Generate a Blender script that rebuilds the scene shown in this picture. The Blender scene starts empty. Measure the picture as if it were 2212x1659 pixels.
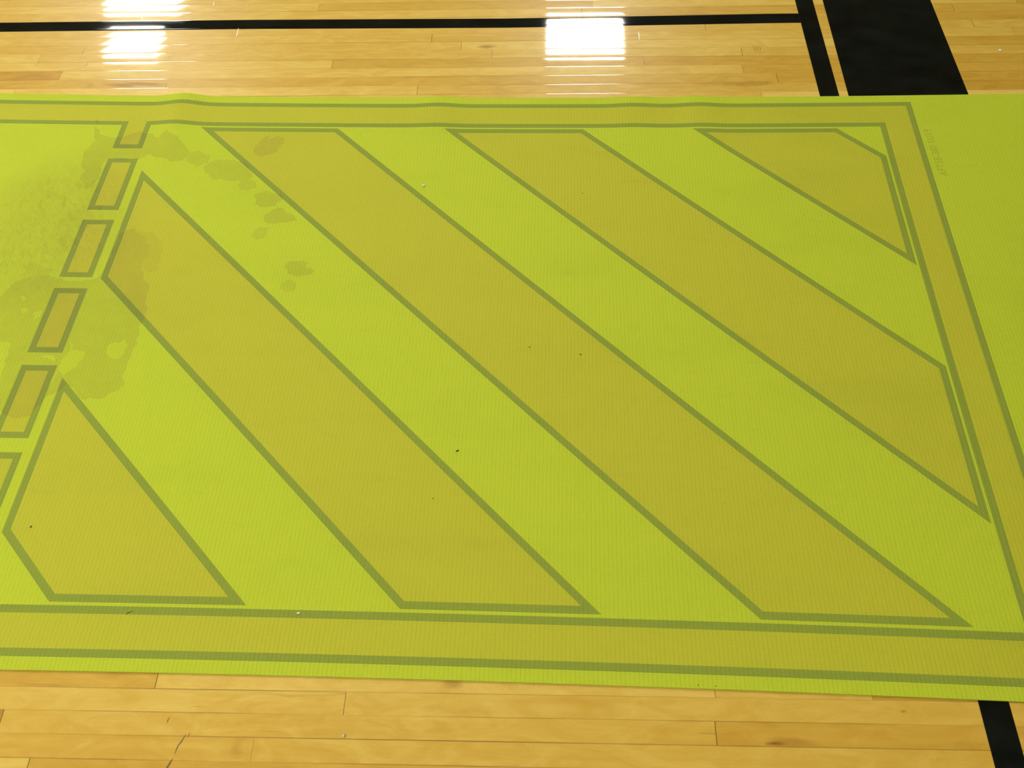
import bpy, bmesh, math, random
import numpy as np
from mathutils import Matrix, Vector
from mathutils.geometry import delaunay_2d_cdt

scene = bpy.context.scene
COL = scene.collection
S = 2.54                       # design units of the mat print -> metres
THETA = 0.0155                 # the floor boards run at this angle to the mat
CEIL = 6.5

# ------------------------------------------------------------------ camera
cam = bpy.data.cameras.new('camera')
cam_ob = bpy.data.objects.new('camera', cam)
COL.objects.link(cam_ob)
cam.sensor_fit = 'HORIZONTAL'
cam.sensor_width = 36.0
cam.lens = 36.0 * 1910.885 / 2212.0
cam.clip_start = 0.05
R = Matrix(((0.9988748102058856, -0.016194309452444662, 0.044574183980353385),
            (0.038176347628888975, 0.8322030964862804, -0.5531551072532593),
            (-0.02813680894973975, 0.5542343823149237, 0.83188494964275)))
M4 = R.to_4x4()
M4.translation = Vector((0.0, -0.411417, 1.548689))
cam_ob.matrix_world = M4
scene.camera = cam_ob

# ------------------------------------------------------------------ world, exposure
world = bpy.data.worlds.new('world')
scene.world = world
world.use_nodes = True
world.node_tree.nodes['Background'].inputs[0].default_value = (0.9, 0.95, 1.0, 1)
world.node_tree.nodes['Background'].inputs[1].default_value = 0.05
vs = scene.view_settings
vs.view_transform = 'Standard'
vs.look = 'None'
vs.exposure = 0.0
vs.gamma = 1.0
vs.use_curve_mapping = False
LAMP = 58.0                    # radiance of the lamp lenses
rng = random.Random(7)

# ------------------------------------------------------------------ helpers
def lin(r, g, b):
    f = lambda c: (c / 255 / 12.92) if c / 255 <= 0.04045 else ((c / 255 + 0.055) / 1.055) ** 2.4
    return (f(r), f(g), f(b), 1.0)


class NT:
    """tiny node-graph writer"""
    def __init__(self, name):
        self.m = bpy.data.materials.new(name)
        self.m.use_nodes = True
        self.t = self.m.node_tree
        self.b = self.t.nodes['Principled BSDF']
        self.out = self.t.nodes['Material Output']

    def n(self, kind, **kw):
        nd = self.t.nodes.new(kind)
        for k, v in kw.items():
            setattr(nd, k, v)
        return nd

    def put(self, sock, v):
        if v is None:
            return
        if isinstance(v, bpy.types.NodeSocket):
            self.t.links.new(v, sock)
        else:
            sock.default_value = v

    def math(self, op, a, b=None, c=None, clamp=False):
        nd = self.n('ShaderNodeMath', operation=op, use_clamp=clamp)
        for i, v in enumerate((a, b, c)):
            self.put(nd.inputs[i], v)
        return nd.outputs[0]

    def mix(self, fac, a, b, blend='MIX'):
        nd = self.n('ShaderNodeMix', data_type='RGBA', blend_type=blend)
        self.put(nd.inputs[0], fac)
        self.put(nd.inputs[6], a)
        self.put(nd.inputs[7], b)
        return nd.outputs[2]

    def ramp(self, v, lo, hi, a=0.0, b=1.0, smooth=True):
        nd = self.n('ShaderNodeMapRange')
        nd.interpolation_type = 'SMOOTHSTEP' if smooth else 'LINEAR'
        for i, x in enumerate((v, lo, hi, a, b)):
            self.put(nd.inputs[i], x)
        return nd.outputs[0]

    def noise(self, vec, scale, detail=3.0, rough=0.5, dist=0.0):
        nd = self.n('ShaderNodeTexNoise')
        self.put(nd.inputs['Vector'], vec)
        nd.inputs['Scale'].default_value = scale
        nd.inputs['Detail'].default_value = detail
        nd.inputs['Roughness'].default_value = rough
        nd.inputs['Distortion'].default_value = dist
        return nd.outputs[0]

    def vec(self, x, y, z):
        nd = self.n('ShaderNodeCombineXYZ')
        for i, v in enumerate((x, y, z)):
            self.put(nd.inputs[i], v)
        return nd.outputs[0]

    def attr(self, name):
        return self.n('ShaderNodeAttribute', attribute_name=name)


def set_tags(o, label=None, cat=None, group=None, kind=None):
    if label: o['label'] = label
    if cat: o['category'] = cat
    if group: o['group'] = group
    if kind: o['kind'] = kind
    return o


def mesh_obj(name, verts, faces, mats, parent=None):
    me = bpy.data.meshes.new(name)
    me.from_pydata([tuple(v) for v in verts], [], [tuple(f) for f in faces])
    for m in (mats if isinstance(mats, (list, tuple)) else [mats]):
        me.materials.append(m)
    o = bpy.data.objects.new(name, me)
    COL.objects.link(o)
    if parent:
        o.parent = parent
    return o


def box(x0, x1, y0, y1, z0, z1):
    v = [(x0, y0, z0), (x1, y0, z0), (x1, y1, z0), (x0, y1, z0), (x0, y0, z1), (x1, y0, z1), (x1, y1, z1), (x0, y1, z1)]
    f = [(0, 3, 2, 1), (4, 5, 6, 7), (0, 1, 5, 4), (1, 2, 6, 5), (2, 3, 7, 6), (3, 0, 4, 7)]
    return v, f


def plain(name, col, rough=0.6):
    n = NT(name)
    p = n.n('ShaderNodeTexCoord').outputs['Object']
    f = n.noise(p, 6.0, 4.0)
    c2 = tuple(x * 0.93 for x in col[:3]) + (1,)
    n.put(n.b.inputs['Base Color'], n.mix(f, col, c2))
    n.b.inputs['Roughness'].default_value = rough
    return n.m


# ------------------------------------------------------------------ floor: maple strips
PITCH, ROW0 = 0.0384, -0.0165
FX0, FX1, FY0, FY1 = -12.5, 12.5, -5.0, 15.0
# butt joints that can be seen: row -> x of the joints ; tone of the board left of first joint, then after each joint
SEEN = {
    0: ([-0.678, 0.2856, 0.548], [0.44, 0.80, 0.66, 0.30]),
    -1: ([-1.50, -0.344, 1.10], [0.4, 0.70, 0.62, 0.3]),
    -2: ([-0.9305, 0.2803], [0.6, 0.33, 0.70]),
    -3: ([-1.46, -0.489, 0.86], [0.5, 0.58, 0.34, 0.5]),
    -4: ([-0.8598, 0.47], [0.3, 0.74, 0.5]),
    41: ([-1.4722, -0.3528, 0.9], [0.9, 0.80, 0.55, 0.25]),
    42: ([-1.05, 0.62], [0.35, 0.45, 0.30]),
    43: ([-1.3634, 0.5326], [0.75, 0.40, 0.55]),
    44: ([-0.60, 0.2668, 1.5], [0.38, 0.30, 0.45, 0.5]),
    45: ([-1.45, -0.1555, 0.5393], [0.6, 0.70, 0.62, 0.55]),
    46: ([-1.33, -0.2434, 1.0], [0.5, 0.60, 0.80, 0.35]),
    47: ([-0.3297, 0.259, 1.3], [0.62, 0.50, 0.66, 0.45]),
    48: ([-0.9, 0.45, 1.2], [0.55, 0.60, 0.56, 0.65]),
    49: ([-0.65, 0.85], [0.52, 0.62, 0.35]),
    50: ([-1.2, 0.10, 1.1643], [0.55, 0.66, 0.42, 0.50]),
    51: ([-0.6779, 0.1327, 1.35], [0.72, 0.40, 0.75, 0.35]),
    52: ([-1.0, 0.9], [0.5, 0.6, 0.4]),
}


def build_floor(mat):
    V, F, tone, rnd, b1 = [], [], [], [], []
    n0 = int(math.floor((FY0 - ROW0) / PITCH))
    n1 = int(math.ceil((FY1 - ROW0) / PITCH))
    for n in range(n0, n1):
        ya, yb = ROW0 + n * PITCH, ROW0 + (n + 1) * PITCH
        if n in SEEN:
            xs, ts = list(SEEN[n][0]), list(SEEN[n][1])
        else:
            xs, ts = [rng.uniform(-1.4, -0.6)], [rng.random(), rng.random()]
        while xs[0] > FX0 + 0.4:
            xs.insert(0, max(FX0, xs[0] - rng.uniform(0.5, 1.9)))
            ts.insert(0, rng.random())
        if xs[0] > FX0:
            xs[0] = FX0
        else:
            ts.pop(0) if len(ts) > len(xs) else None
        while xs[-1] < FX1 - 0.4:
            xs.append(min(FX1, xs[-1] + rng.uniform(0.5, 1.9)))
            ts.append(rng.random())
        xs[-1] = FX1
        xs[0] = FX0
        if len(ts) > len(xs) - 1:
            ts = ts[:len(xs) - 1]
        row_tilt = rng.gauss(0, 0.00003)
        if 45 <= n <= 50:
            row_tilt = 0.0
        for i in range(len(xs) - 1):
            xa, xb = xs[i], xs[i + 1]
            tilt = row_tilt + rng.gauss(0, 0.000012)
            cup = 0.000012 * rng.random() + 0.000005
            if n in (48, 49):
                cup *= 0.3
            base = len(V)
            prof = (0, 0.12, 0.5, 0.88, 1)
            for v in prof:
                z = tilt * (v - 0.5) + cup * (1 - (2 * v - 1) ** 2) - (0.00003 if v in (0, 1) else 0)
                y = ya + v * PITCH
                V.append((xa, y, z)); V.append((xb, y, z))
            r = rng.random()
            for k in range(len(prof) - 1):
                a = base + 2 * k
                F.append((a, a + 1, a + 3, a + 2))
                tone.append(ts[i]); rnd.append(r)
                L = xb - xa
                b1 += [(0, prof[k], L), (L, prof[k], 0), (L, prof[k + 1], 0), (0, prof[k + 1], L)]
    o = mesh_obj('floor', V, F, mat)
    me = o.data
    me.attributes.new('tone', 'FLOAT', 'FACE').data.foreach_set('value', tone)
    me.attributes.new('rnd', 'FLOAT', 'FACE').data.foreach_set('value', rnd)
    me.attributes.new('board', 'FLOAT_VECTOR', 'CORNER').data.foreach_set('vector', np.array(b1, 'f').ravel())
    me.polygons.foreach_set('use_smooth', [True] * len(me.polygons))
    o.rotation_euler = (0, 0, THETA)
    return o


def floor_material():
    n = NT('maple_floor')
    tc = n.n('ShaderNodeTexCoord').outputs['Object']
    sx = n.n('ShaderNodeSeparateXYZ'); n.put(sx.inputs[0], tc)
    X, Y = sx.outputs[0], sx.outputs[1]
    tone = n.attr('tone').outputs['Fac']
    rnd = n.attr('rnd').outputs['Fac']
    bd = n.n('ShaderNodeSeparateXYZ'); n.put(bd.inputs[0], n.attr('board').outputs['Vector'])
    U, Vv, W = bd.outputs
    off = n.math('MULTIPLY', rnd, 37.0)
    # grain: long streaks plus mottled figure
    vg = n.vec(n.math('ADD', n.math('MULTIPLY', X, 2.2), off), n.math('MULTIPLY', Y, 60.0), off)
    g1 = n.noise(vg, 1.0, 5.0, 0.55, 0.6)
    vf = n.vec(n.math('ADD', n.math('MULTIPLY', X, 9.0), off), n.math('MULTIPLY', Y, 26.0), off)
    g2 = n.noise(vf, 1.0, 4.0, 0.6, 1.4)
    g3 = n.noise(n.vec(n.math('MULTIPLY', X, 260.0), n.math('MULTIPLY', Y, 420.0), 0.0), 1.0, 2.0, 0.6)
    t = n.math('ADD', n.math('MULTIPLY', tone, 0.80), n.math('MULTIPLY', g1, 0.30))
    t = n.math('ADD', t, n.math('MULTIPLY', g2, 0.75))
    t = n.math('ADD', t, n.math('MULTIPLY', g3, 0.10))
    cr = n.n('ShaderNodeValToRGB')
    n.put(cr.inputs[0], n.ramp(t, 0.20, 1.35, smooth=False))
    e = cr.color_ramp.elements
    e[0].position, e[0].color = 0.0, lin(158, 108, 36)
    e[1].position, e[1].color = 1.0, lin(240, 206, 104)
    for pos, c in ((0.30, (196, 147, 52)), (0.50, (212, 166, 62)), (0.72, (224, 182, 76))):
        el = e.new(pos); el.color = lin(*c)
    col = cr.outputs[0]
    # mineral streaks: a few boards only
    ms = n.noise(n.vec(n.math('ADD', n.math('MULTIPLY', X, 5.0), off), n.math('MULTIPLY', Y, 70.0), off), 1.0, 4.0, 0.6, 0.8)
    msk = n.math('MULTIPLY', n.ramp(ms, 0.62, 0.80), n.ramp(rnd, 0.45, 0.9))
    col = n.mix(n.math('MULTIPLY', msk, 0.45), col, lin(150, 92, 36))
    # knots
    for kx, ky, sxx, syy, st in ((0.374, -0.0885, 0.020, 0.0040, 0.75), (0.595, -0.034, 0.006, 0.003, 0.5),
                                 (0.40, -0.086, 0.055, 0.010, 0.30), (-0.175, 1.765, 0.03, 0.011, 0.5),
                                 (-0.16, 0.004, 0.022, 0.016, 0.40), (-1.14, 1.612, 0.11, 0.010, 0.5),
                                 (0.55, 1.868, 0.05, 0.004, 0.4), (0.52, 1.592, 0.12, 0.012, 0.35),
                                 (-0.515, -0.112, 0.014, 0.018, 0.22)):
        dx = n.math('DIVIDE', n.math('SUBTRACT', X, kx), sxx)
        dy = n.math('DIVIDE', n.math('SUBTRACT', Y, ky), syy)
        d = n.math('SQRT', n.math('ADD', n.math('MULTIPLY', dx, dx), n.math('MULTIPLY', dy, dy)))
        d = n.math('ADD', d, n.math('MULTIPLY', n.math('SUBTRACT', g2, 0.5), 1.6))
        k = n.math('MULTIPLY', n.ramp(d, 1.15, 0.1), st)
        col = n.mix(k, col, lin(128, 74, 22))
    # joints
    vv = n.math('MINIMUM', Vv, n.math('SUBTRACT', 1.0, Vv))
    seamn = n.noise(n.vec(n.math('MULTIPLY', X, 2.5), n.math('MULTIPLY', Y, 26.0), 4.0), 1.0, 2.0)
    seam = n.math('MULTIPLY', n.ramp(vv, 0.035, 0.004), n.ramp(seamn, 0.35, 0.75, 0.10, 0.75))
    uu = n.math('MINIMUM', U, W)
    butt = n.math('MULTIPLY', n.ramp(uu, 0.0011, 0.0003), n.ramp(rnd, 0.1, 0.8, 0.25, 0.9))
    joint = n.math('MAXIMUM', seam, butt)
    col = n.mix(joint, col, lin(96, 64, 22))
    # painted black court lines
    def between(v, a, b, s=0.0007):
        return n.math('MULTIPLY', n.ramp(v, n.math('SUBTRACT', a, s), n.math('ADD', a, s)),
                      n.ramp(v, n.math('ADD', b, s), n.math('SUBTRACT', b, s)))
    wob = n.math('MULTIPLY', n.math('MINIMUM', n.math('ABSOLUTE', n.math('ADD', X, 0.12)), 0.75), 0.0105)
    Yw = n.math('SUBTRACT', Y, wob)
    hl = n.math('MULTIPLY', between(Yw, 1.8505, 1.8950), n.ramp(X, 0.7225, 0.7215))
    vb = between(X, n.math('SUBTRACT', 0.7215, 0.0), 0.7725)
    bbx = n.math('ADD', 0.7985, n.math('MULTIPLY', n.math('SUBTRACT', Y, 1.75), 0.011))
    bb = n.math('MULTIPLY', between(X, bbx, 1.1085), n.ramp(Y, 0.25, 0.251))
    paint = n.math('MAXIMUM', n.math('MAXIMUM', hl, vb), bb)
    pn = n.noise(n.vec(X, n.math('MULTIPLY', Y, 2.0), 3.0), 9.0, 5.0, 0.65)
    pcol = n.mix(n.ramp(pn, 0.3, 0.7), lin(9, 11, 10), lin(22, 26, 23))
    col = n.mix(paint, col, pcol)
    n.put(n.b.inputs['Base Color'], col)
    n.b.inputs['Roughness'].default_value = 0.32
    n.put(n.b.inputs['Specular IOR Level'], n.math('MULTIPLY', n.math('SUBTRACT', 1.0, paint), 0.35))
    n.b.inputs['Coat Weight'].default_value = 0.9
    n.b.inputs['Coat Roughness'].default_value = 0.035
    n.b.inputs['Coat IOR'].default_value = 1.5
    # varnish relief: slow orange peel and a sunk joint
    bn = n.noise(n.vec(n.math('MULTIPLY', X, 6.0), n.math('MULTIPLY', Y, 30.0), off), 1.0, 2.0)
    b2 = n.noise(n.vec(n.math('MULTIPLY', X, 90.0), n.math('MULTIPLY', Y, 160.0), 0.0), 1.0, 2.0)
    h = n.math('ADD', n.math('MULTIPLY', bn, 0.00003), n.math('MULTIPLY', b2, 0.0000025))
    h = n.math('SUBTRACT', h, n.math('MULTIPLY', joint, 0.00006))
    bp = n.n('ShaderNodeBump')
    bp.inputs['Strength'].default_value = 1.0
    bp.inputs['Distance'].default_value = 1.0
    n.put(bp.inputs['Height'], h)
    n.put(n.b.inputs['Coat Normal'], bp.outputs[0])
    return n.m


floor = build_floor(floor_material())
set_tags(floor, 'varnished maple strip floor with black painted court lines', None, None, 'structure')

# ------------------------------------------------------------------ room shell
m_wall = plain('painted_block_wall', (0.36, 0.37, 0.33, 1), 0.7)
m_ceil = plain('ceiling_paint', (0.20, 0.22, 0.21, 1), 0.8)


def wall(name, x0, x1, y0, y1, label):
    v, f = box(x0, x1, y0, y1, -0.05, CEIL + 0.5)
    o = mesh_obj(name, v, f, m_wall)
    set_tags(o, label, None, None, 'structure')
    return o


RX0, RX1, RY0, RY1 = -11.8, 11.8, -4.4, 14.4
wall('wall_left', RX0 - 0.2, RX0, RY0 - 0.2, RY1 + 0.2, 'pale painted block wall on the left of the gym')
wall('wall_right', RX1, RX1 + 0.2, RY0 - 0.2, RY1 + 0.2, 'pale painted block wall on the right of the gym')
wall('wall_back', RX0, RX1, RY1, RY1 + 0.2, 'pale painted block wall beyond the mat')
wall('wall_front', RX0, RX1, RY0 - 0.2, RY0, 'pale painted block wall behind the viewer')
v, f = box(RX0 - 0.2, RX1 + 0.2, RY0 - 0.2, RY1 + 0.2, CEIL + 0.5, CEIL + 0.7)
o = mesh_obj('ceiling', v, f, m_ceil)
set_tags(o, 'grey painted gym ceiling above the hanging lights', None, None, 'structure')

# ------------------------------------------------------------------ ceiling lights
m_house = plain('white_lamp_housing', (0.75, 0.75, 0.73, 1), 0.5)
nl = NT('lit_lamp_lens')
nl.b.inputs['Base Color'].default_value = (0.9, 0.9, 0.88, 1)
nl.b.inputs['Emission Color'].default_value = (1.0, 0.985, 0.90, 1)
nl.b.inputs['Emission Strength'].default_value = LAMP
m_lens = nl.m


def lamp(x0, x1, y0, y1, label):
    e = bpy.data.objects.new('ceiling_light', None)
    COL.objects.link(e)
    cx, cy = (x0 + x1) / 2, (y0 + y1) / 2
    e.location = (cx, cy, CEIL)
    a, b = (x1 - x0) / 2, (y1 - y0) / 2
    t = 0.04
    V, F = [], []
    for bx in (box(-a - t, a + t, -b - t, b + t, 0.03, 0.14), box(-a - t, -a, -b - t, b + t, -0.02, 0.03),
               box(a, a + t, -b - t, b + t, -0.02, 0.03), box(-a, a, -b - t, -b, -0.02, 0.03), box(-a, a, b, b + t, -0.02, 0.03)):
        k = len(V)
        V += bx[0]; F += [tuple(i + k for i in q) for q in bx[1]]
    for sx_ in (-0.7, 0.7):
        bx = box(sx_ * a - 0.01, sx_ * a + 0.01, -0.01, 0.01, 0.14, 0.5)
        k = len(V)
        V += bx[0]; F += [tuple(i + k for i in q) for q in bx[1]]
    mesh_obj('housing', V, F, m_house, e)
    v, f = box(-a + 0.002, a - 0.002, -b + 0.002, b - 0.002, 0.0, 0.02)
    mesh_obj('diffuser', v, f, m_lens, e)
    set_tags(e, label, 'light', 'hanging gym lights')
    return e


lamp(-0.15, 0.97, 10.66, 11.60, 'square hanging light mirrored in the floor beyond the middle of the mat')
lamp(-7.05, -5.88, 11.74, 12.60, 'square hanging light mirrored in the floor at the top left, farther of two')
lamp(-6.72, -5.92, 10.60, 11.24, 'square hanging light mirrored in the floor at the top left, nearer of two')
for nm, x, y in (('left side of the middle row', -6.6, 5.0), ('left side of the row behind the viewer', -6.6, -1.6),
                 ('centre of the row behind the viewer', -2.2, -2.4), ('centre of the middle row', -2.0, 4.6)):  # unseen lights added to light the mat, kept left so brightness drops rightward
    lamp(x - 0.56, x + 0.56, y - 0.5, y + 0.5, 'added unseen hanging light at the ' + nm + ', overhead')

# ------------------------------------------------------------------ mat
WX = [-0.000468, -0.021178, -0.00207, 0.004162, -0.011763, 0.000219, 0.010737, 0.000965, 0.006739, 0.000129]
WY = [0.002053, -0.001352, -0.002509, -0.007455, 0.00245, -0.015651, 0.000169, 0.010805, 0.000943, 0.006861]


def warp(P):
    """regular print (design units) -> slightly stretched print on the floor (metres)"""
    P = np.asarray(P, float) * S
    x = np.clip(P[:, 0], -1.68, 1.40); y = np.clip(P[:, 1], -0.02, 1.57)
    B = np.stack([np.ones_like(x), x, y, x * x, x * y, y * y, x ** 3, x * x * y, x * y * y, y ** 3], 1)
    return P + np.stack([B @ np.array(WX), B @ np.array(WY)], 1)


def inset(poly, d):
    """mitred inset of a convex polygon"""
    P = [Vector(p) for p in poly]
    area = sum(P[i].x * P[(i + 1) % len(P)].y - P[(i + 1) % len(P)].x * P[i].y for i in range(len(P)))
    sg = 1 if area > 0 else -1
    out = []
    for i in range(len(P)):
        a, b, c = P[i - 1], P[i], P[(i + 1) % len(P)]
        n1 = Vector((-(b - a).y, (b - a).x)).normalized() * sg * d
        n2 = Vector((-(c - b).y, (c - b).x)).normalized() * sg * d
        k = (n1 + n2) / (1 + n1.dot(n2) / (d * d))
        out.append((b.x + k.x, b.y + k.y))
    return out


T = 0.0059
MX0, MX1, MW = -1.95, 0.66, 0.61
YB0, YB1, YI0, YI1 = 0.0093, 0.0403, 0.5688, 0.5997
XR, XRI, XL = 0.3688, 0.3377, -1.80
DL, DR = -0.4596, -0.4286
outl, fill, base_islands = [], [], []
# border ring: outer line, band, inner line, all as nested rectangles
ring = [('o', (XL, YB0, XR, YB1 * 0 + 0.5997)), ('f', (XL + T, YB0 + T, XR - T, 0.5997 - T))]
# right panel opening and left panel opening, inner lines drawn outside them
PANELS = [(-0.4286, YB1, XRI, YI0), (XL + 0.031, YB1, DL, YI0)]
# dash column
dash_top, dash_len, dash_pitch = 0.5125, 0.0722, 0.0854
DASH = [(DL, 0.5275, DR, 0.60)]                       # stub hanging from the top border
DASH += [(DL, dash_top - k * dash_pitch - dash_len, DR, dash_top - k * dash_pitch) for k in range(5)]
DASH += [(DL, 0.0, DR, 0.0860)]                       # stub rising from the bottom border
# diagonal stripes of the right panel, clipped to a rectangle
CX0, CX1, CY0, CY1 = -0.4202, 0.3297, 0.0487, 0.5607
M_ = 1.0275
STR = []
for k in (-2, -1, 0, 1, 2):
    a = -0.3745 + 0.2585 * k
    b = a + 0.1457
    # stripe between the lines x = a + M(CY1-y) and x = b + M(CY1-y)
    poly = [(a, CY1), (b, CY1), (b + M_ * (CY1 - CY0), CY0), (a + M_ * (CY1 - CY0), CY0)]
    def clip(pl, ax, val, keep_less):
        res = []
        for i in range(len(pl)):
            p, q = pl[i], pl[(i + 1) % len(pl)]
            ip = (p[ax] <= val) == keep_less
            iq = (q[ax] <= val) == keep_less
            if ip: res.append(p)
            if ip != iq:
                t = (val - p[ax]) / (q[ax] - p[ax])
                res.append((p[0] + t * (q[0] - p[0]), p[1] + t * (q[1] - p[1])))
        return res
    poly = clip(poly, 0, CX0, False)
    poly = clip(poly, 0, CX1, True)
    if len(poly) > 2:
        STR.append(poly)


def rect(r, d=0.0):
    x0, y0, x1, y1 = r
    return [(x0 + d, y0 + d), (x1 - d, y0 + d), (x1 - d, y1 - d), (x0 + d, y1 - d)]


# paint order: later entries win (0 plain, 1 band colour, 2 outline)
LAYERS = []
LAYERS.append((2, rect((XL, YB0, XR, YI1))))
LAYERS.append((1, rect((XL, YB0, XR, YI1), T)))
for pn in PANELS:
    LAYERS.append((2, rect(pn, -T * 0 )))
    LAYERS.append((0, rect(pn, T)))
# the gap column between both panels is plain except for the dashes
LAYERS.append((0, rect((DL - 0.0001, YB1 + T, DR + 0.0001, YI0 - T))))
LAYERS.append((0, rect((DL - 0.006, YB1 + T, DR + 0.006, YI0 - T))))
for d in DASH[1:-1]:
    LAYERS.append((2, rect(d)))
    LAYERS.append((1, rect(d, T)))
x0, y0, x1, y1 = DASH[0]
LAYERS.append((2, [(x0, y0), (x1, y0), (x1, YI0), (x0, YI0)]))
LAYERS.append((1, [(x0 + T, y0 + T), (x1 - T, y0 + T), (x1 - T, YI0 + 0.001), (x0 + T, YI0 + 0.001)]))
x0, y0, x1, y1 = DASH[-1]
LAYERS.append((2, [(x0, YB1), (x1, YB1), (x1, y1), (x0, y1)]))
LAYERS.append((1, [(x0 + T, YB1 - 0.001), (x1 - T, YB1 - 0.001), (x1 - T, y1 - T), (x0 + T, y1 - T)]))
for pl in STR:
    LAYERS.append((2, pl))
    LAYERS.append((1, inset(pl, T)))

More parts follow.
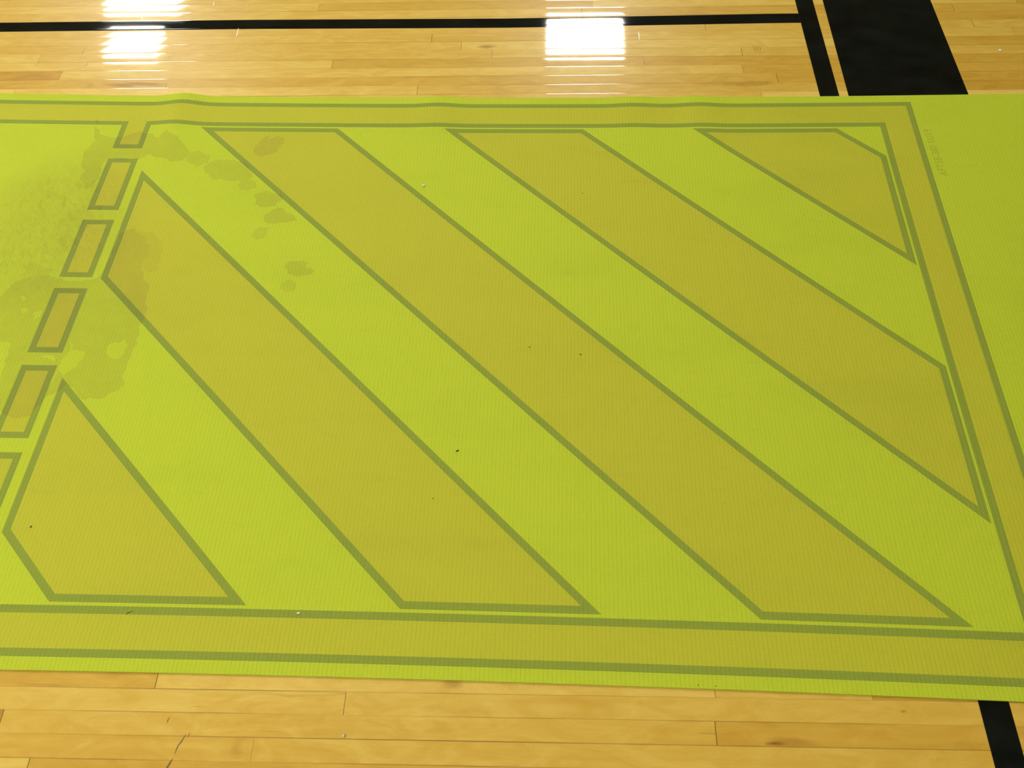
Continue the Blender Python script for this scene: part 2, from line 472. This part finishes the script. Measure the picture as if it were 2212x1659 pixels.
STAIN = {
    'a': [(-1.2241, 1.4493), (-1.2022, 1.3852), (-1.1691, 1.3746), (-1.1388, 1.373), (-1.1252, 1.382), (-1.0977, 1.3948), (-1.059, 1.3896), (-1.0347, 1.3682), (-1.0308, 1.3861), (-1.0216, 1.3988), (-1.0051, 1.3827), (-0.9804, 1.3631), (-0.9567, 1.3368), (-0.9421, 1.3073), (-0.9524, 1.29), (-0.9816, 1.2812), (-1.0153, 1.2947), (-1.0474, 1.31), (-1.0685, 1.2891), (-1.089, 1.2976), (-1.1145, 1.2888), (-1.1462, 1.2972), (-1.1549, 1.2291), (-1.1605, 1.1926), (-1.1742, 1.1794), (-1.1986, 1.2154), (-1.2139, 1.2795), (-1.2155, 1.3316), (-1.2067, 1.3672), (-1.2264, 1.44)],
    'b': [(-0.9524, 1.3193), (-0.9196, 1.3248), (-0.8853, 1.3076), (-0.8845, 1.2785), (-0.9105, 1.2613), (-0.9394, 1.2815)],
    'c': [(-0.8934, 1.2648), (-0.8693, 1.2905), (-0.8392, 1.2908), (-0.8014, 1.2825), (-0.7723, 1.2573), (-0.7595, 1.2241), (-0.7797, 1.2074), (-0.7991, 1.2155), (-0.816, 1.212), (-0.8362, 1.2234), (-0.8493, 1.2183), (-0.8662, 1.2248), (-0.8815, 1.2397)],
    'd': [(-0.7904, 1.2024), (-0.7703, 1.219), (-0.749, 1.2126), (-0.7412, 1.1914), (-0.7619, 1.1783), (-0.7804, 1.1829)],
    'e': [(-0.7421, 1.1672), (-0.7163, 1.1835), (-0.679, 1.171), (-0.6673, 1.1519), (-0.6825, 1.128), (-0.716, 1.1229), (-0.7357, 1.1353)],
    'f': [(-0.7073, 1.0965), (-0.6861, 1.117), (-0.6615, 1.1203), (-0.6311, 1.0973), (-0.6197, 1.0774), (-0.6437, 1.0726), (-0.677, 1.0692), (-0.7011, 1.0765)],
    'g': [(-0.7193, 1.0429), (-0.7088, 1.0582), (-0.6807, 1.0585), (-0.6861, 1.0283), (-0.7061, 1.0161), (-0.7213, 1.0249)],
    'h': [(-0.6266, 0.9301), (-0.6158, 0.9488), (-0.5893, 0.9534), (-0.5682, 0.9451), (-0.5745, 0.9308), (-0.5513, 0.9213), (-0.5654, 0.9085), (-0.5916, 0.9039), (-0.6122, 0.9106), (-0.6169, 0.9246)],
    'i': [(-0.6206, 0.8854), (-0.6062, 0.8954), (-0.5879, 0.8832), (-0.5894, 0.8612), (-0.6102, 0.8582), (-0.6229, 0.8689)],
    'j': [(-0.7789, 1.3309), (-0.7691, 1.3608), (-0.7462, 1.3876), (-0.7464, 1.3698), (-0.7243, 1.3824), (-0.7047, 1.3754), (-0.7029, 1.3524), (-0.7138, 1.3261), (-0.7346, 1.3087), (-0.758, 1.3051), (-0.776, 1.317)],
    'k': [(-1.3331, 0.8337), (-1.2669, 0.8319), (-1.2456, 0.8792), (-1.207, 0.8952), (-1.1451, 0.8919), (-1.0621, 0.8903), (-1.0481, 0.943), (-1.05, 0.9794), (-1.0449, 1.0316), (-1.0141, 1.0517), (-0.974, 1.0219), (-0.9541, 0.9733), (-0.9634, 0.9298), (-0.9258, 0.8603), (-0.9194, 0.813), (-0.9201, 0.7537), (-0.9102, 0.7028), (-0.9156, 0.6777), (-0.9177, 0.6348), (-0.9088, 0.5967), (-0.9313, 0.5774), (-0.9513, 0.5607), (-0.9726, 0.5649), (-0.9853, 0.5577), (-1.0148, 0.5875), (-1.0327, 0.599), (-1.0545, 0.5703), (-1.0692, 0.563), (-1.0694, 0.5935), (-1.0638, 0.632), (-1.0841, 0.6685), (-1.1448, 0.6698), (-1.1558, 0.6425), (-1.1719, 0.63), (-1.191, 0.6541), (-1.1957, 0.7016), (-1.2196, 0.7037), (-1.28, 0.6963)],
    'k_hole1': [(-1.0615, 0.6689), (-1.0661, 0.7153), (-1.052, 0.6877), (-1.0271, 0.6844), (-1.0185, 0.6635), (-1.0312, 0.6387), (-1.0469, 0.6179), (-1.067, 0.6417)],
    'k_hole2': [(-0.9726, 0.6891), (-0.9691, 0.7055), (-0.9438, 0.7186), (-0.9311, 0.6961), (-0.932, 0.6774), (-0.9519, 0.6647), (-0.9633, 0.6682)],
    'k_hole3': [(-1.2191, 0.8327), (-1.2129, 0.8396), (-1.2027, 0.8261), (-1.209, 0.8192)],
    'k_hole4': [(-1.2089, 0.7977), (-1.1958, 0.8033), (-1.1877, 0.7927), (-1.1987, 0.7872)],
    'k_hole5': [(-1.1735, 0.7889), (-1.1575, 0.7985), (-1.1545, 0.7773), (-1.1658, 0.7666)],
    'm': [(-1.0483, 1.0315), (-0.9653, 1.0401), (-0.9249, 0.981), (-0.9211, 0.9162), (-0.9433, 0.9088), (-0.9689, 0.9298), (-0.9564, 0.9733), (-0.9798, 1.0099)],
    'n': [(-1.17, 1.147), (-1.149, 1.1553), (-1.1387, 1.0842), (-1.1491, 1.0078), (-1.175, 0.9486), (-1.2159, 0.97), (-1.2158, 1.0372), (-1.1965, 1.0835)],
    'o': [(-1.3762, 1.194), (-1.3038, 1.2279), (-1.2052, 1.1467), (-1.2196, 1.0833), (-1.2731, 1.0365), (-1.3472, 1.0819)],
    'p': [(-1.2456, 0.926), (-1.2171, 0.9408), (-1.1576, 0.9129), (-1.18, 0.897), (-1.227, 0.9049)],
    'r': [(-1.1874, 0.6728), (-1.1456, 0.6723), (-1.1018, 0.6657), (-1.0638, 0.632), (-1.0663, 0.5724), (-1.0852, 0.5167), (-1.1178, 0.508), (-1.1486, 0.5244), (-1.1906, 0.5699), (-1.1872, 0.6297)],

}


def roughen(poly, amp, seed, levels=3):
    r = random.Random(seed)
    P = [Vector(p) for p in poly]
    for lv in range(levels):
        Q = []
        for i in range(len(P)):
            a, b = P[i], P[(i + 1) % len(P)]
            d = b - a
            nrm = Vector((-d.y, d.x))
            Q.append(a)
            Q.append((a + b) / 2 + nrm * r.uniform(-amp, amp))
        P = Q
    return [(p.x, p.y) for p in P]


def dens(poly, step):
    out = []
    for i in range(len(poly)):
        a, b = np.array(poly[i]), np.array(poly[(i + 1) % len(poly)])
        m = max(1, int(np.linalg.norm(b - a) * S / step))
        for k in range(m):
            out.append(tuple(a + (b - a) * k / m))
    return out


def inside(poly, Q):
    P = np.asarray(poly)
    x, y = Q[:, 0], Q[:, 1]
    res = np.zeros(len(Q), bool)
    j = len(P) - 1
    for i in range(len(P)):
        xi, yi = P[i]; xj, yj = P[j]
        if yi != yj:
            c = ((yi > y) != (yj > y)) & (x < (xj - xi) * (y - yi) / (yj - yi) + xi)
            res ^= c
        j = i
    return res


YTOPW = 1.55
RIP = ((-1.006, 0.0105, 0.050, 0.20), (-0.312, 0.0055, 0.050, 0.16), (0.205, 0.0045, 0.050, 0.16),
       (0.375, 0.0055, 0.050, 0.16), (-1.62, 0.004, 0.06, 0.15))


def ripple(x, y):
    z = np.zeros_like(x)
    for cx, a, sx_, sy_ in RIP:
        z += a * np.exp(-((x - cx) / sx_) ** 2) * np.exp(-((np.maximum(YTOPW - y, 0)) / sy_) ** 2)
    return z


def build_mat(mat):
    verts, edges = [], []

    def loop(pts):
        k = len(verts)
        n_ = len(pts)
        verts.extend([Vector(p) for p in pts])
        edges.extend([(k + i, k + (i + 1) % n_) for i in range(n_)])

    outline = warp(dens([(MX0, 0), (MX1, 0), (MX1, MW), (MX0, MW)], 0.02))
    loop(outline)
    lay = []
    for ink, pl in LAYERS:
        w = warp(dens(pl, 0.02))
        lay.append((ink, w)); loop(w)
    stains = {}
    for i, (k, pl) in enumerate(STAIN.items()):
        amp = 0.16 if 'hole' not in k else 0.22
        w = roughen(pl, amp, i + 3, 3 if len(pl) > 8 else 3)
        stains[k] = w
        loop(w)
    gx = np.arange(MX0 + 0.004, MX1 - 0.003, 0.0055)
    gy = np.linspace(0.004, MW - 0.004, 44)
    G = warp(np.array([(a, b) for a in gx for b in gy]))
    verts.extend([Vector(p) for p in G])
    ov, oe, of, _, _, _ = delaunay_2d_cdt(verts, edges, [], 0, 1e-6, False)
    P = np.array([(v.x, v.y) for v in ov])
    Fc = np.array([f for f in of if len(f) == 3])
    C = P[Fc].mean(1)
    keep = inside(outline, C)
    Fc, C = Fc[keep], C[keep]
    ink = np.zeros(len(Fc))
    for v, w in lay:
        ink[inside(w, C)] = v
    st = np.zeros(len(Fc))
    LV = {'r': 0.75, 'a': 0.9, 'k': 0.9, 'm': 0.45, 'n': 0.25, 'o': 0.06, 'p': 0.5, 'b': 0.7, 'c': 0.8, 'd': 0.8, 'e': 0.9, 'f': 1.0, 'g': 0.7, 'h': 1.0, 'i': 0.7, 'j': 0.9}
    for k, w in stains.items():
        m = inside(w, C)
        if '_hole' in k:
            st[m] = 0.12
        else:
            st[m] = np.maximum(st[m], LV[k])
    Z = ripple(P[:, 0], P[:, 1])
    z0, th = 0.0004, 0.0036
    nV = len(P)
    top = np.column_stack([P, Z + z0 + th])
    bot = np.column_stack([P, Z + z0])
    # boundary edges
    from collections import Counter
    cnt = Counter()
    for a, b, c in Fc:
        for e in ((a, b), (b, c), (c, a)):
            cnt[e] += 1
    bd = [e for e in cnt if (e[1], e[0]) not in cnt]
    faces = [tuple(f) for f in Fc.tolist()]
    faces += [(c + nV, b + nV, a + nV) for a, b, c in Fc.tolist()]
    faces += [(int(b), int(a), int(a) + nV, int(b) + nV) for a, b in bd]
    inkA = np.concatenate([ink, np.zeros(len(Fc)), np.zeros(len(bd))])
    stA = np.concatenate([st, np.zeros(len(Fc)), np.zeros(len(bd))])
    o = mesh_obj('floor_mat', np.vstack([top, bot]).tolist(), faces, mat)
    o.data.attributes.new('ink', 'FLOAT', 'FACE').data.foreach_set('value', inkA)
    o.data.attributes.new('stain', 'FLOAT', 'FACE').data.foreach_set('value', stA)
    return o


def mat_material():
    n = NT('ribbed_lime_mat')
    tc = n.n('ShaderNodeTexCoord').outputs['Object']
    sx = n.n('ShaderNodeSeparateXYZ'); n.put(sx.inputs[0], tc)
    X, Y = sx.outputs[0], sx.outputs[1]
    ink = n.attr('ink').outputs['Fac']
    st = n.attr('stain').outputs['Fac']
    base, band, line = lin(*LIME), lin(*BAND), lin(*LINE)
    c = n.mix(n.ramp(ink, 0.4, 0.6), base, band)
    c = n.mix(n.ramp(ink, 1.4, 1.6), c, line)
    # ribs across the mat, slightly uneven
    wv = n.noise(n.vec(n.math('MULTIPLY', X, 3.0), n.math('MULTIPLY', Y, 6.0), 0.0), 1.0, 2.0)
    xr = n.math('ADD', X, n.math('MULTIPLY', wv, 0.004))
    ph = n.math('FRACT', n.math('DIVIDE', xr, 0.0078))
    d = n.math('ABSOLUTE', n.math('SUBTRACT', ph, 0.5))
    groove = n.ramp(d, 0.13, 0.0)
    ph2 = n.math('FRACT', n.math('DIVIDE', Y, 0.0052))
    d2 = n.math('ABSOLUTE', n.math('SUBTRACT', ph2, 0.5))
    g2 = n.ramp(d2, 0.3, 0.0)
    brk = n.noise(n.vec(n.math('MULTIPLY', X, 140.0), n.math('MULTIPLY', Y, 40.0), 0.0), 1.0, 2.0)
    gk = n.math('MULTIPLY', groove, n.ramp(brk, 0.3, 0.65, 0.06, 0.30))
    c = n.mix(gk, c, n.mix(1.0, c, (0.50, 0.52, 0.45, 1), 'MULTIPLY'))
    # weave speckle
    f1 = n.noise(n.vec(n.math('MULTIPLY', X, 420.0), n.math('MULTIPLY', Y, 300.0), 0.0), 1.0, 2.0, 0.7)
    c = n.mix(1.0, c, n.mix(f1, (0.86, 0.87, 0.80, 1), (1.14, 1.13, 1.20, 1)), 'MULTIPLY')
    # scuffed soiling, drawn out along the mat
    f2 = n.noise(n.vec(n.math('MULTIPLY', X, 2.2), n.math('MULTIPLY', Y, 7.0), 1.0), 1.0, 4.0, 0.6, 0.5)
    f3 = n.noise(n.vec(n.math('MULTIPLY', X, 9.0), n.math('MULTIPLY', Y, 34.0), 2.0), 1.0, 3.0, 0.6, 0.8)
    so = n.math('ADD', n.math('MULTIPLY', n.ramp(f2, 0.45, 0.75), 0.10), n.math('MULTIPLY', n.ramp(f3, 0.55, 0.8), 0.09))
    c = n.mix(so, c, n.mix(1.0, c, (0.55, 0.60, 0.70, 1), 'MULTIPLY'))
    # old spill marks
    sn = n.noise(n.vec(n.math('MULTIPLY', X, 30.0), n.math('MULTIPLY', Y, 30.0), 0.0), 1.0, 4.0, 0.7)
    sf = n.math('MULTIPLY', st, n.ramp(sn, 0.25, 0.6, 0.70, 1.0))
    c = n.mix(sf, c, n.mix(1.0, c, (0.85, 0.80, 0.98, 1), 'MULTIPLY'))
    # scratchy grey rub marks left of the dashed column
    rx = n.math('DIVIDE', n.math('ADD', X, 1.22), 0.16)
    ry = n.math('DIVIDE', n.math('SUBTRACT', Y, 1.05), 0.20)
    rr = n.math('ADD', n.math('MULTIPLY', rx, rx), n.math('MULTIPLY', ry, ry))
    rn = n.noise(n.vec(n.math('MULTIPLY', n.math('ADD', X, n.math('MULTIPLY', Y, 0.6)), 60.0), n.math('MULTIPLY', n.math('SUBTRACT', Y, X), 22.0), 0.0), 1.0, 5.0, 0.75, 1.0)
    rk = n.math('MULTIPLY', n.ramp(rr, 1.6, 0.1), n.ramp(rn, 0.50, 0.66))
    c = n.mix(n.math('MULTIPLY', rk, 0.30), c, n.mix(1.0, c, (0.60, 0.62, 0.75, 1), 'MULTIPLY'))
    c = n.mix(n.math('MULTIPLY', n.ramp(rr, 2.4, 0.1), n.ramp(rn, 0.3, 0.6, 0.5, 0.9)), c, n.mix(1.0, c, (0.86, 0.81, 0.98, 1), 'MULTIPLY'))
    n.put(n.b.inputs['Base Color'], c)
    n.b.inputs['Roughness'].default_value = 0.75
    n.b.inputs['Specular IOR Level'].default_value = 0.25
    h = n.math('MULTIPLY', groove, -0.0004)
    h = n.math('SUBTRACT', h, n.math('MULTIPLY', g2, 0.00008))
    h = n.math('ADD', h, n.math('MULTIPLY', f1, 0.0002))
    bp = n.n('ShaderNodeBump')
    bp.inputs['Strength'].default_value = 0.6
    bp.inputs['Distance'].default_value = 1.0
    n.put(bp.inputs['Height'], h)
    n.put(n.b.inputs['Normal'], bp.outputs[0])
    return n.m


LIME = (193, 207, 48)
BAND = (193, 192, 50)
LINE = (144, 158, 54)
m_mat = mat_material()
mat = build_mat(m_mat)
set_tags(mat, 'long lime green ribbed mat with diagonal striped print and spill marks on the wooden floor',
         'mat')

# faint printed code along the outer border line
cu = bpy.data.curves.new('code', 'FONT')
cu.body = 'AFT58-380 1U19'
cu.size = 0.0262
cu.align_x = 'LEFT'
tmp = bpy.data.objects.new('code', cu)
COL.objects.link(tmp)
bpy.context.view_layer.update()
me = bpy.data.meshes.new_from_object(tmp.evaluated_get(bpy.context.evaluated_depsgraph_get()))
bpy.data.objects.remove(tmp)
xs = [v.co.x for v in me.vertices]
k = 0.168 / (max(xs) - min(xs))
for v in me.vertices:
    x, y = v.co.x * k, v.co.y
    u = x / 0.168
    v.co = (0.9525 + 0.006 * (1 - u) - y, 1.2465 + x, 0.00425 )
me.name = 'printed_code'
m_code = NT('faded_code_ink')
nz = m_code.noise(m_code.n('ShaderNodeTexCoord').outputs['Object'], 500.0, 2.0)
m_code.put(m_code.b.inputs['Base Color'], m_code.mix(nz, lin(150, 160, 42), lin(176, 186, 46)))
m_code.b.inputs['Roughness'].default_value = 0.8
me.materials.append(m_code.m)
oc = bpy.data.objects.new('printed_code', me)
COL.objects.link(oc)
oc.parent = mat
oc['label'] = 'faint olive code letters and digits'

# ------------------------------------------------------------------ marks on the floor varnish
m_scuff = plain('grey_rubber_scuff', lin(132, 100, 50), 0.4)
V, F = [], []
def stroke(pts, w):
    for i in range(len(pts)):
        a = Vector(pts[max(i - 1, 0)]); b = Vector(pts[min(i + 1, len(pts) - 1)])
        d = (b - a).normalized(); nrm = Vector((-d.y, d.x))
        ww = w * (0.25 + math.sin(math.pi * i / (len(pts) - 1)))
        p = Vector(pts[i])
        V.append((p.x + nrm.x * ww, p.y + nrm.y * ww, 0.0003)); V.append((p.x - nrm.x * ww, p.y - nrm.y * ww, 0.0003))
        if i: 
            k = len(V)
            F.append((k - 4, k - 3, k - 1, k - 2))
stroke([(-0.6055, -0.0900), (-0.6080, -0.0955), (-0.6110, -0.1020), (-0.6125, -0.1080)], 0.0008)
stroke([(-0.6115, -0.1010), (-0.6150, -0.1080), (-0.6165, -0.1150), (-0.6175, -0.1215)], 0.0008)
stroke([(-0.6190, -0.1290), (-0.6215, -0.1340), (-0.6260, -0.1440), (-0.6300, -0.152)], 0.0014)
stroke([(-0.5990, -0.0870), (-0.6010, -0.0920), (-0.6025, -0.0965)], 0.0005)
stroke([(-0.6400, -0.0630), (-0.6420, -0.0680), (-0.6430, -0.0730)], 0.0008)
stroke([(-1.300, 1.712), (-1.303, 1.700), (-1.309, 1.690)], 0.0007)
for i in range(4):
    stroke([(0.574 + i * 0.006, 1.757), (0.574 + i * 0.006, 1.744), (0.576 + i * 0.005, 1.722)], 0.0006)
sc_ = mesh_obj('scuff_marks', V, F, m_scuff, floor)

# ------------------------------------------------------------------ litter
def blob(name, loc, r, mat_, seed, squash=(1, 1, 0.6), label=None, cat=None, rot=0.0):
    rr = random.Random(seed)
    bm = bmesh.new()
    bmesh.ops.create_icosphere(bm, subdivisions=2, radius=1.0)
    for v in bm.verts:
        k = 1 + rr.uniform(-0.22, 0.22)
        v.co = Vector((v.co.x * r * squash[0] * k, v.co.y * r * squash[1] * k, v.co.z * r * squash[2] * k))
    zmin = min(v.co.z for v in bm.verts)
    for v in bm.verts:
        v.co.z -= zmin
    me_ = bpy.data.meshes.new(name)
    bm.to_mesh(me_); bm.free()
    me_.materials.append(mat_)
    o_ = bpy.data.objects.new(name, me_)
    COL.objects.link(o_)
    o_.location = loc
    o_.rotation_euler = (0, 0, rot)
    set_tags(o_, label, cat)
    return o_


m_white = plain('white_lint', (0.80, 0.85, 0.80, 1), 0.8)
m_grit = plain('pale_grit', (0.75, 0.72, 0.64, 1), 0.25)
m_dark = plain('dark_crumb', lin(88, 84, 34), 0.8)
ZT = 0.0040
blob('grit_pebble', (-0.3372, -0.0933, 0.0001), 0.0021, m_grit, 1, (1, 1.2, 0.9), 'tiny pale pebble on the floorboards in front of the mat', 'pebble')
blob('lint_speck', (-0.3243, 1.2000, ZT), 0.0036, m_white, 2, (1, 1, 0.5), 'white speck of lint on the plain green stripe near the far side of the mat', 'lint')
blob('lint_speck', (-0.4486, 0.1118, ZT), 0.0024, m_white, 3, (1.2, 0.8, 0.5), 'white speck of lint just above the near border line of the mat', 'lint')
blob('lint_speck', (1.2130, 1.7420, 0.0001), 0.0042, m_white, 4, (1, 1, 0.4), 'pale speck on the floorboards right of the wide black band', 'lint')
CR = [(0.0611, 0.6941, 0.0026, 'dark crumb in the middle of the mat, right of another crumb'),
      (-0.0484, 0.7118, 0.0024, 'dark crumb near the centre of the mat, beside a stripe edge'),
      (-0.1860, 0.4527, 0.0032, 'long dark crumb on the plain green left of the mat centre'),
      (-0.2260, 0.3461, 0.0018, 'tiny dark crumb on the second yellow stripe, below the long crumb'),
      (-0.9975, 0.2672, 0.0028, 'brown crumb on the yellow stripe at the near left corner of the mat'),
      (0.0678, 1.1779, 0.0020, 'tiny dark crumb on the third yellow stripe near the far side'),
      (0.2574, 0.0068, 0.0014, 'dark grit grain at the near edge of the mat, left one of two'),
      (0.2868, 0.0058, 0.0014, 'dark grit grain at the near edge of the mat, right one of two')]
for i, (x, y, r, lb) in enumerate(CR):
    blob('crumb', (x, y, ZT), r * 0.8, m_dark, 20 + i, (1.4, 0.6, 0.3) if i == 2 else (1.0, 0.8, 0.3), lb, 'crumb', 0.6)

# curled hair on the near border line
hp = [(-0.7625, 0.1010), (-0.7600, 0.1040), (-0.7570, 0.1056), (-0.7540, 0.1062), (-0.7510, 0.1064)]
hc = bpy.data.curves.new('hair', 'CURVE')
hc.dimensions = '3D'; hc.bevel_depth = 0.0005; hc.bevel_resolution = 2
sp = hc.splines.new('POLY'); sp.points.add(len(hp) - 1)
for i, (x, y) in enumerate(hp):
    sp.points[i].co = (x, y, ZT + 0.0005, 1)
tmp = bpy.data.objects.new('hair', hc); COL.objects.link(tmp)
bpy.context.view_layer.update()
hm = bpy.data.meshes.new_from_object(tmp.evaluated_get(bpy.context.evaluated_depsgraph_get()))
bpy.data.objects.remove(tmp)
hm.materials.clear(); hm.materials.append(m_dark)
ho = bpy.data.objects.new('hair_strand', hm); COL.objects.link(ho)
set_tags(ho, 'short dark curled hair lying at the near inner border line of the mat', 'hair')
